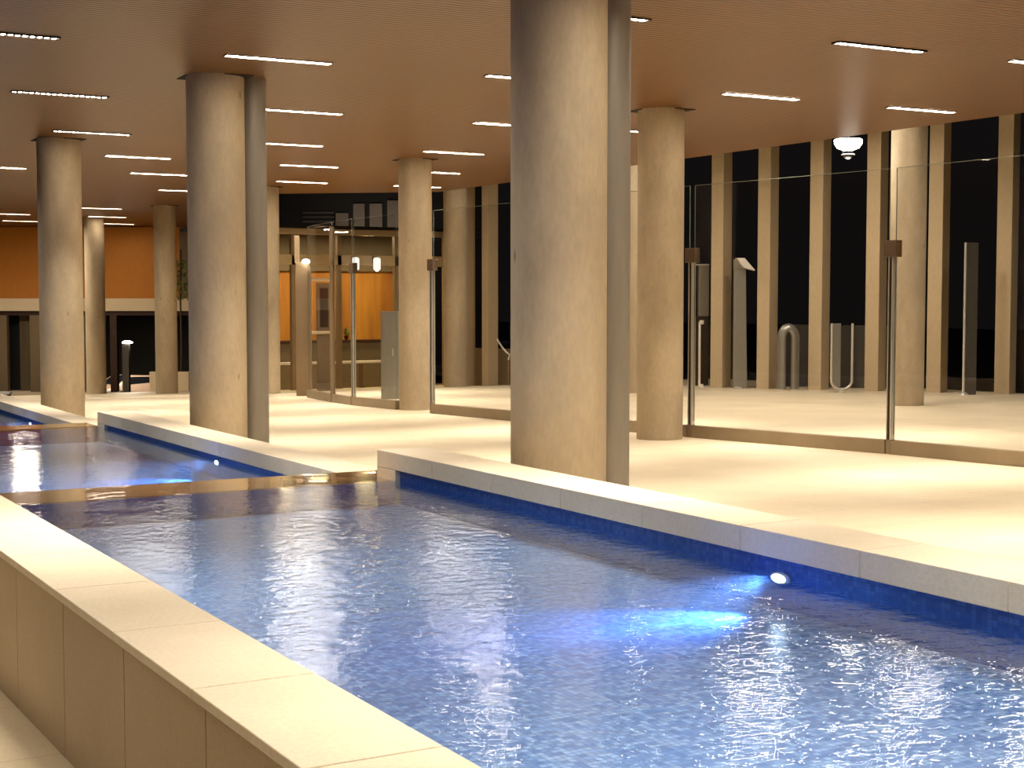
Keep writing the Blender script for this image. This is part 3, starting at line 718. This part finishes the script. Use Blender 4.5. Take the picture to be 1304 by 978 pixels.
# unseen lamps added to brighten the street and the far building front
for zd, la, e, hgt in [(23.4,-6.0,420,.25), (18.4,-7.2,120,-.9), (18.4,-6.0,130,-.9), (21.6,-7.0,30,.3)]:
    l = bpy.data.lights.new('far_fill', 'AREA'); l.size = .8; l.energy = e; l.color = (1,.86,.68)
    lo = bpy.data.objects.new('far_fill', l); col.objects.link(lo); lo.location = (*F(zd, la), z_of(hgt))
# cars
def car(name, label, X, Y, zg, rz, paint):
    t = thing(name, label, 'car', (X, Y, zg), rz)
    side = [(-2.05,.35),(-2.1,.75),(-1.95,.92),(-1.3,1.0),(-.75,1.40),(.55,1.45),(1.25,1.02),(1.95,.86),(2.12,.62),(2.08,.33)]
    m = MB(); k = 5; rings = []
    for yi, sc_ in [(-.86,.0),(-.80,1),(-.62,1),(.62,1),(.80,1),(.86,.0)]:
        ring = []
        for x, z in side:
            tuck = max(0, z-.95)*.42
            yy = yi*(1-tuck) if abs(yi) > .7 else yi
            ring.append(m.b.verts.new((x*(.985 if sc_ == 0 else 1), yy, .62+(z-.62)*(.86 if sc_ == 0 else 1))))
        rings.append(ring)
    for a, b in zip(rings, rings[1:]):
        for i in range(len(side)): m.b.faces.new((a[i], a[(i+1)%len(side)], b[(i+1)%len(side)], b[i]))
    m.b.faces.new(rings[0]); m.b.faces.new(rings[-1][::-1])
    m.build('body', paint, t, smooth=True, bevel=.03)
    MB().hull([(1.20,-.62,1.06),(1.20,.62,1.06),(1.16,.62,1.08),(1.16,-.62,1.08)], [(.62,-.54,1.43),(.62,.54,1.43),(.58,.54,1.44),(.58,-.54,1.44)]).build('windscreen', 'carglass', t)
    MB().hull([(-1.30,-.62,1.03),(-1.30,.62,1.03),(-1.26,.62,1.05),(-1.26,-.62,1.05)], [(-.84,-.54,1.38),(-.84,.54,1.38),(-.80,.54,1.40),(-.80,-.54,1.40)]).build('rear_window', 'carglass', t)
    for s in (-1, 1):
        MB().hull([(-1.15,s*.80,1.03),(1.05,s*.80,1.05),(1.05,s*.77,1.05),(-1.15,s*.77,1.03)], [(-.72,s*.69,1.34),(.50,s*.69,1.38),(.50,s*.66,1.38),(-.72,s*.66,1.34)]).build('side_window', 'carglass', t)
        for x in (-1.3, 1.3):
            o = MB().lathe([(.10,-.10),(.30,-.11),(.32,-.05),(.32,.05),(.30,.11),(.10,.10)], 28).build('wheel', 'rubber', t, loc=(x, s*.80, .32), smooth=True); o.rotation_euler = (math.pi/2, 0, 0)
        MB().box(2.02, 2.13, s*.62-.14, s*.62+.14, .66, .78).build('headlight', 'lampglow' if s < 0 else 'white', t, bevel=.02)
    return t
X, Y = F(24.2, -6.15)
car('parked_car', 'brown car parked in the street beyond the far beam, mostly hidden', X, Y, z_of(1.74), math.radians(200), 'carpaint')
X, Y = F(19.5, 0.02)
car('parked_car', 'navy car parked behind the fins, a sliver seen left of the foreground column', X, Y, z_of(1.06), math.radians(-25), 'bluepaint')
X, Y = F(22.2, -5.72)
t = thing('street_pillar', 'grey street pillar with a lit cap under the far beam', 'pillar', (X, Y, z_of(1.74)), RZ)
MB().box(-.14, .14, -.14, .14, 0, z_of(.66)-z_of(1.74)).build('post', 'steel', t, bevel=.01)
MB().lathe([(.20,0), (.22,.04), (.10,.10)], 24).build('lit_cap', 'lampglow', t, loc=(.06,0,z_of(.66)-z_of(1.74)), smooth=True)
tag(MB().box(-6*S, 3*S, 0, .2, 0, 6).build('street_wall', 'slate', loc=(*F(28, -5), z_of(1.74)), rotz=RZ), 'black building wall across the street beyond the openings', 'wall')

# ------------------------------------------------------------------ world, camera, colour
w = bpy.data.worlds.new('night'); sc.world = w; w.use_nodes = True
w.node_tree.nodes['Background'].inputs[0].default_value = (.006,.005,.005,1); w.node_tree.nodes['Background'].inputs[1].default_value = .6
cam = bpy.data.cameras.new('camera'); co = bpy.data.objects.new('camera', cam); col.objects.link(co)
cam.sensor_width = 36; cam.lens = 1915/1304*36; cam.clip_end = 500; cam.clip_start = .05
co.location = (0, 0, E*S)
co.rotation_euler = (math.pi/2-math.atan(109/1915), 0, -math.atan(1092/1915))
sc.camera = co
sc.view_settings.view_transform = 'Standard'; sc.view_settings.look = 'None'; sc.view_settings.exposure = .5
sc.cycles.max_bounces = 8; sc.cycles.transparent_max_bounces = 24; sc.cycles.diffuse_bounces = 4
sc.cycles.caustics_reflective = False; sc.cycles.sample_clamp_indirect = 6
